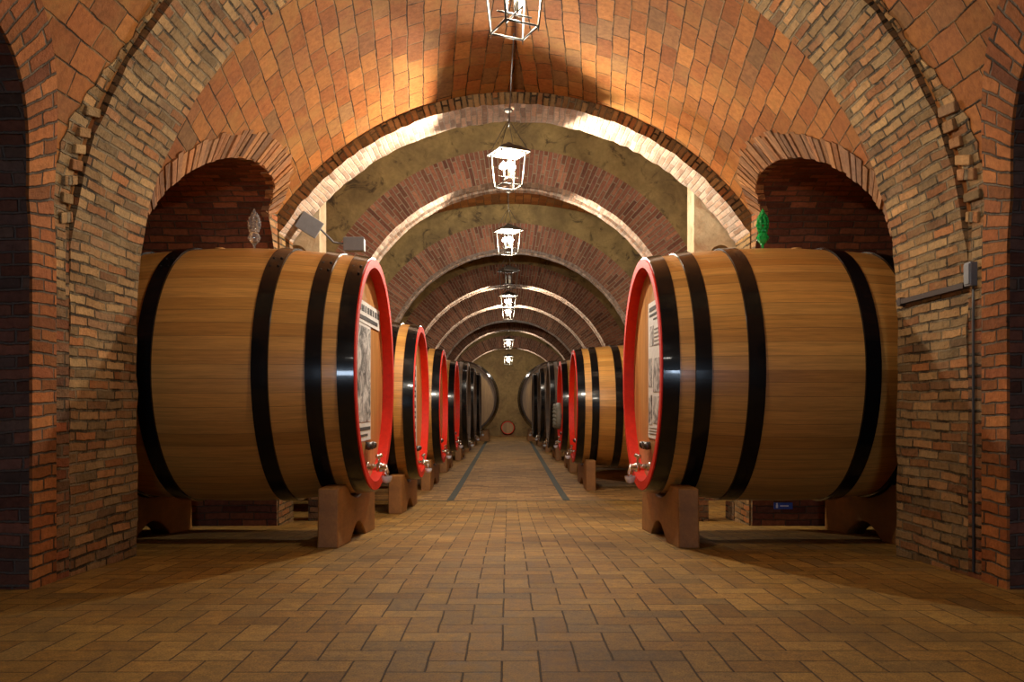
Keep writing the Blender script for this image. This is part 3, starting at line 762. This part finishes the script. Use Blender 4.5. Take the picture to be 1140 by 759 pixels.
def poster_banner(root):
    x = 1.10+0.004
    mb = MB(); mb.box((x, -0.17, 1.05), (0.006, 0.60, 1.22)); p = mb.build('poster', M['paper'], root)
    mb = MB()
    for k in range(8):
        z = 1.52-k*0.145
        mb.box((x+0.005, -0.06, z), (0.004, 0.16, 0.035)); mb.box((x+0.005, 0.0, z+0.035), (0.004, 0.03, 0.09))
        if k % 2: mb.box((x+0.005, -0.12, z+0.035), (0.004, 0.03, 0.09))
        else: mb.box((x+0.005, -0.06, z+0.07), (0.004, 0.14, 0.025))
    mb.build('text_line', M['ink'], p)

PROTO = {}
def place_barrel(kind, side, a, D, axis_h, label, group, toe=0.0, extra=None, first=False):
    if kind not in PROTO:
        PROTO[kind] = make_barrel(kind); r = PROTO[kind][0]
    else: r = copy_tree(PROTO[kind][0])
    _, Rb, L = PROTO[kind]
    r.location = (side*(a+L/2), D, zf(D)+axis_h-Rb)
    r.rotation_euler = (0, 0, (0 if side < 0 else PI)+toe)
    tag(r, label, 'barrel', group)
    return r
def stand(side, xa, xb, D, half, axis_z, rad, label, group, hgt=0.54):
    """timber saddle under a barrel, following the sloping floor"""
    mb = MB(); poly = []
    z0 = lambda y: zf(D+y)-zf(D)
    base = zf(D)
    sink = 0.004
    n = 14
    top = hgt
    az = axis_z-base; hw = math.sqrt(max(0.01, rad*rad-(az-top)**2))
    hw = min(hw, half-0.12)
    poly.append((-half, z0(-half)-sink))
    poly += [(-0.40, z0(-0.40)-sink)]
    poly += [(-0.40+0.8*i/8, z0(-0.40+0.8*i/8)+0.15*math.sin(PI*i/8)) for i in range(1, 8)]
    poly += [(0.40, z0(0.40)-sink), (half, z0(half)-sink), (half-0.03, top)]
    for i in range(n+1):
        y = hw-2*hw*i/n; poly.append((y, az-math.sqrt(rad*rad-y*y)))
    poly.append((-half+0.03, top))
    x0, x1 = side*xa, side*xb; cx = (x0+x1)/2
    mb.prism(poly, 'x', x0-cx, x1-cx)
    o = mb.build('barrel_stand', M['stand'], None, (cx, D, base), bevel=0.012)
    tag(o, label, 'stand', group); return o

GL, GR = 'barrels along the left side of the aisle', 'barrels along the right side of the aisle'
SP = 4.1; D1 = 7.87; AX = 1.495
def stands_for(side, a, L, Rh, Rb, D, axz, who, half=0.96, hgt=0.54):
    rad = lambda x: barrel_radius(Rh, Rb, L, x)+0.003
    xm = a+0.255; xr = a+L-0.255
    stand(side, xm-0.085, xm+0.085, D, half, axz, rad(L/2-0.34)+0.017, 'timber saddle under the aisle end of the '+who, 'timber saddles under the barrels', hgt)
    stand(side, xr-0.085, xr+0.085, D, half, axz, rad(L/2-0.34)+0.017, 'timber saddle under the rear end of the '+who, 'timber saddles under the barrels', hgt)

# prototypes first, then copies
NAMES = ['nearest', 'second', 'third', 'fourth', 'fifth', 'sixth', 'seventh']
bl = place_barrel('red', -1, 1.21, D1, AX, 'big varnished oak barrel nearest on the left, poster on its red-rimmed head', GL, -0.012)
br = place_barrel('red', 1, 1.21, D1, AX, 'big varnished oak barrel nearest on the right, poster of small pictures on its head', GR, 0.012)
l2 = place_barrel('red', -1, 1.21, D1+SP, AX, 'red-rimmed oak barrel second from the front on the left, white lettered banner on head', GL)
l3 = place_barrel('red', -1, 1.21, D1+2*SP, AX, 'red-rimmed oak barrel third from the front on the left', GL)
l4 = place_barrel('red', -1, 1.21, D1+3*SP, AX, 'furthest red-rimmed oak barrel on the left, fourth from the front', GL)
r3 = place_barrel('red', 1, 1.21, D1+2*SP, AX, 'red-rimmed oak barrel standing behind the nearest right barrel, three hoops in view', GR)
r4 = place_barrel('red', 1, 1.21, D1+3*SP, AX, 'furthest red-rimmed oak barrel on the right, round grey plaque on its head', GR)
for nm, sd, D in (('nearest left barrel', -1, D1), ('nearest right barrel', 1, D1), ('second barrel on the left', -1, D1+SP), ('third barrel on the left', -1, D1+2*SP), ('fourth barrel on the left', -1, D1+3*SP), ('second barrel in view on the right', 1, D1+2*SP), ('third barrel in view on the right', 1, D1+3*SP)):
    stands_for(sd, 1.21, 2.40, 1.05, 1.15, D, zf(D)+AX, nm)
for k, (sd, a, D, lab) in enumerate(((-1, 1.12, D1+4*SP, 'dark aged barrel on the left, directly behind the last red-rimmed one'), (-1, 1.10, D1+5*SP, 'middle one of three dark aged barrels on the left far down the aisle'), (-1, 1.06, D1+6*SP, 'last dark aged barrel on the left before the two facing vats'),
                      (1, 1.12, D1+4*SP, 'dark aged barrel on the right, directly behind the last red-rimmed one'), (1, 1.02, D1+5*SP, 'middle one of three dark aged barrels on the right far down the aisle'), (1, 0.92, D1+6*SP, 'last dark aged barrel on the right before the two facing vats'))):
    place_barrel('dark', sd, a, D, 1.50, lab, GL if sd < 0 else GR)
    stands_for(sd, a, 2.40, 1.20, 1.33, D, zf(D)+1.50, ('first', 'middle', 'last')[k % 3]+' dark barrel on the '+('left' if sd < 0 else 'right'), 0.96, 0.42)
poster_left(bl); poster_right(br); poster_banner(l2)
# round plaque on the head of the far right barrel
mb = MB(); mb.lathe([(0.02, 0.11), (0.10, 0.13), (0.16, 0.10), (0.20, 0.12), (0.26, 0.13), (0.30, 0.09), (0.31, 0.03), (0.30, 0.0)], 'x', 28, Matrix.Translation((1.205, 0.42, 0.92)))
for k in range(16):
    a = 2*PI*k/16; mb.ball((1.205+0.13, 0.42+0.24*math.cos(a), 0.92+0.24*math.sin(a)), 0.045, 8, 6)
mb.tube([(1.09, 0.42, 0.92), (1.22, 0.42, 0.92)], 0.05, 10)
tag(mb.build('plaque', plain('grey carved plaque', (0.22, 0.21, 0.16), 0.6), r4), 'grey carved round plaque')

# two large vats facing the camera and a small cask at the end
for sgn, lab in ((-1, "large dark vat facing the camera at the aisle's end, left of the small cask"), (1, "large dark vat facing the camera at the aisle's end, right of the small cask")):
    if 'vat' not in PROTO: PROTO['vat'] = make_barrel('vat'); r = PROTO['vat'][0]
    else: r = copy_tree(PROTO['vat'][0])
    r.location = (sgn*2.0, 36.4, zf(36)+0.17); r.rotation_euler = (0, 0, -PI/2); tag(r, lab, 'vat', 'vats at the end of the aisle')
    for dy in (-0.78, 0.78):
        mb = MB(); hw = 1.0; az = 0.17+1.6; rad = barrel_radius(1.5, 1.6, 2.0, 0.66)+0.02
        poly = [(-1.2, 0), (1.2, 0), (1.15, 0.45)]+[(0.85-1.7*i/12, az-math.sqrt(rad*rad-(0.85-1.7*i/12)**2)) for i in range(13)]+[(-1.15, 0.45)]
        mb.prism(poly, 'y', -0.09, 0.09)
        tag(mb.build('barrel_stand', M['stand'], None, (sgn*2.0, 36.4+dy, zf(36)), bevel=0.01), 'timber saddle under the %s of the facing vat %s of the cask' % ('front' if dy < 0 else 'rear', 'left' if sgn < 0 else 'right'), 'stand', 'timber saddles under the barrels')
ck = make_barrel('cask')[0]
ck.location = (-0.03, 40.6, zf(40)+0.066); ck.rotation_euler = (0, 0, -PI/2)
tag(ck, 'small reddish cask with a pale bung on its head against the end wall', 'cask')
mb = MB(); mb.ball((0.285, 0, 0.45), 0.05, 12, 8, (0.4, 1, 1)); tag(mb.build('tap_plug', M['white'], ck), 'pale plug')
mb = MB()
for dx in (-0.2, 0.2): mb.prism([(-0.3, 0), (0.3, 0), (0.3, 0.13), (0.24, 0.13), (0.14, 0.074), (-0.14, 0.074), (-0.24, 0.13), (-0.3, 0.13)], 'y', dx-0.04, dx+0.04)
mb.box((-0.26, 0, 0.04), (0.06, 0.5, 0.06)); mb.box((0.26, 0, 0.04), (0.06, 0.5, 0.06))
tag(mb.build('cask_cradle', M['stand'], None, (-0.03, 40.6, zf(40))), 'low wooden cradle under the small cask at the end wall', 'stand')

# ------------------------------------------------------------------ glass ornaments on the two front barrels
def glass_ornament(loc, mat, label):
    r = empty('glass_ornament', loc); tag(r, label, 'glass ornament', 'glass ornaments on the front barrels')
    mb = MB(); mb.lathe([(0.035, 0.0), (0.036, 0.006), (0.012, 0.018), (0.010, 0.045), (0.022, 0.055)], 'z', 20); mb.build('foot', mat, r)
    mb = MB(); mb.lathe([(0.022, 0.055), (0.046, 0.085), (0.054, 0.115), (0.048, 0.145), (0.028, 0.165)], 'z', 24); b = mb.build('bulb_body', mat, r)
    mb = MB()
    for k in range(8): a = 2*PI*k/8; mb.ball((0.053*math.cos(a), 0.053*math.sin(a), 0.115), 0.010, 8, 6)
    mb.build('bead', mat, b)
    rr = random.Random(3)
    for z, n, rad in ((0.18, 6, 0.034), (0.207, 8, 0.043), (0.234, 8, 0.047), (0.261, 8, 0.045), (0.288, 7, 0.038), (0.314, 5, 0.028), (0.337, 3, 0.016)):
        for k in range(n):
            a = 2*PI*(k+rr.random()*0.4)/n
            mb = MB(); mb.ball((rad*math.cos(a), rad*math.sin(a), z), 0.0165, 10, 7, (1, 1, 1.1)); mb.build('glass_drop', mat, r)
    mb = MB(); mb.lathe([(0.012, 0.345), (0.016, 0.358), (0.007, 0.375), (0.001, 0.392)], 'z', 14); mb.build('finial', mat, r)
    return r
ztopb = zf(D1)+AX+1.15
glass_ornament((-2.345, D1, ztopb), M['glass'], 'clear glass ornament of clustered drops standing on the left front barrel')
glass_ornament((2.345, D1, ztopb), M['greenglass'], 'green glass ornament of clustered drops standing on the right front barrel')

# ------------------------------------------------------------------ small fittings
fl = empty('flood_light', (-2.24, 9.62, 3.06)); tag(fl, 'grey twin-headed lamp on a bent arm at the left foot of the pale arch', 'lamp')
mb = MB(); R1 = Matrix.Rotation(0.55, 4, 'Y') @ Matrix.Rotation(0.2, 4, 'Z')
mb.box((0, 0, 0), (0.24, 0.14, 0.18), R1); mb.box((0, -0.075, 0), (0.26, 0.012, 0.20), R1); mb.build('lamp_head', M['greybox'], fl, bevel=0.008)
mb = MB(); mb.box((0.50, 0.05, -0.21), (0.22, 0.14, 0.14)); mb.box((0.50, -0.025, -0.21), (0.235, 0.012, 0.155)); mb.build('lamp_head', M['greybox'], fl, bevel=0.008)
mb = MB(); mb.tube([(-0.12, 0.05, 0.02), (0.10, 0.05, -0.02), (0.26, 0.05, -0.18), (0.40, 0.05, -0.20)], 0.012, 8); mb.build('arm', M['greybox'], fl)
mb = MB(); mb.tube([(X0+2.845, 5.34, 0.0), (X0+2.843, 5.34, 1.6), (X0+2.845, 5.34, 1.80)], 0.008, 8)
tag(mb.build('conduit', M['cable']), 'thin grey conduit running up the right brick pier', 'conduit')
mb = MB(); mb.box((X0+2.83, 5.34, 1.86), (0.05, 0.08, 0.15)); mb.box((X0+2.803, 5.34, 1.86), (0.01, 0.065, 0.13))
tag(mb.build('junction_box', M['greybox'], bevel=0.006), 'small grey junction box on the conduit of the right pier', 'junction box')
mb = MB(); mb.box((X0+2.835, 5.86, 1.80), (0.05, 0.92, 0.035)); mb.box((X0+2.835, 6.28, 1.80), (0.055, 0.04, 0.06))
tag(mb.build('iron_bar', M['rust']), 'rusty iron bar let into the right brick pier', 'bar')
mb = MB(); mb.box((2.98, 9.255, -0.055), (0.20, 0.015, 0.07)); sg = mb.build('wall_sign', M['blue'])
tag(sg, 'small blue sign low on the pier behind the right front barrel', 'sign')
mb = MB(); mb.box((2.91, 9.246, -0.06), (0.022, 0.004, 0.035)); mb.ball((2.91, 9.246, -0.033), 0.010, 8, 6, (1, 0.3, 1)); mb.box((2.99, 9.246, -0.055), (0.09, 0.004, 0.014)); mb.build('pictogram', M['white'], sg)

# ------------------------------------------------------------------ camera, world, view
cam = bpy.data.cameras.new('camera'); cam.sensor_width = 36; cam.lens = 36*FPX/1140
cam.shift_x = 4/1140; cam.shift_y = 70/1140; cam.clip_start = 0.05; cam.clip_end = 200
co = link(bpy.data.objects.new('camera', cam)); co.location = (0, 0, EYE); co.rotation_euler = (PI/2, 0, 0)
bpy.context.scene.camera = co
w = bpy.data.worlds.new('world'); w.use_nodes = True; bpy.context.scene.world = w
w.node_tree.nodes['Background'].inputs[0].default_value = (0, 0, 0, 1)
vs = bpy.context.scene.view_settings
vs.view_transform = 'Standard'; vs.look = 'None'; vs.gamma = 1; vs.use_curve_mapping = False; vs.exposure = 0.68
cy = bpy.context.scene.cycles
cy.max_bounces = 8; cy.diffuse_bounces = 2; cy.glossy_bounces = 4; cy.transmission_bounces = 8; cy.transparent_max_bounces = 16
cy.caustics_reflective = False; cy.caustics_refractive = False
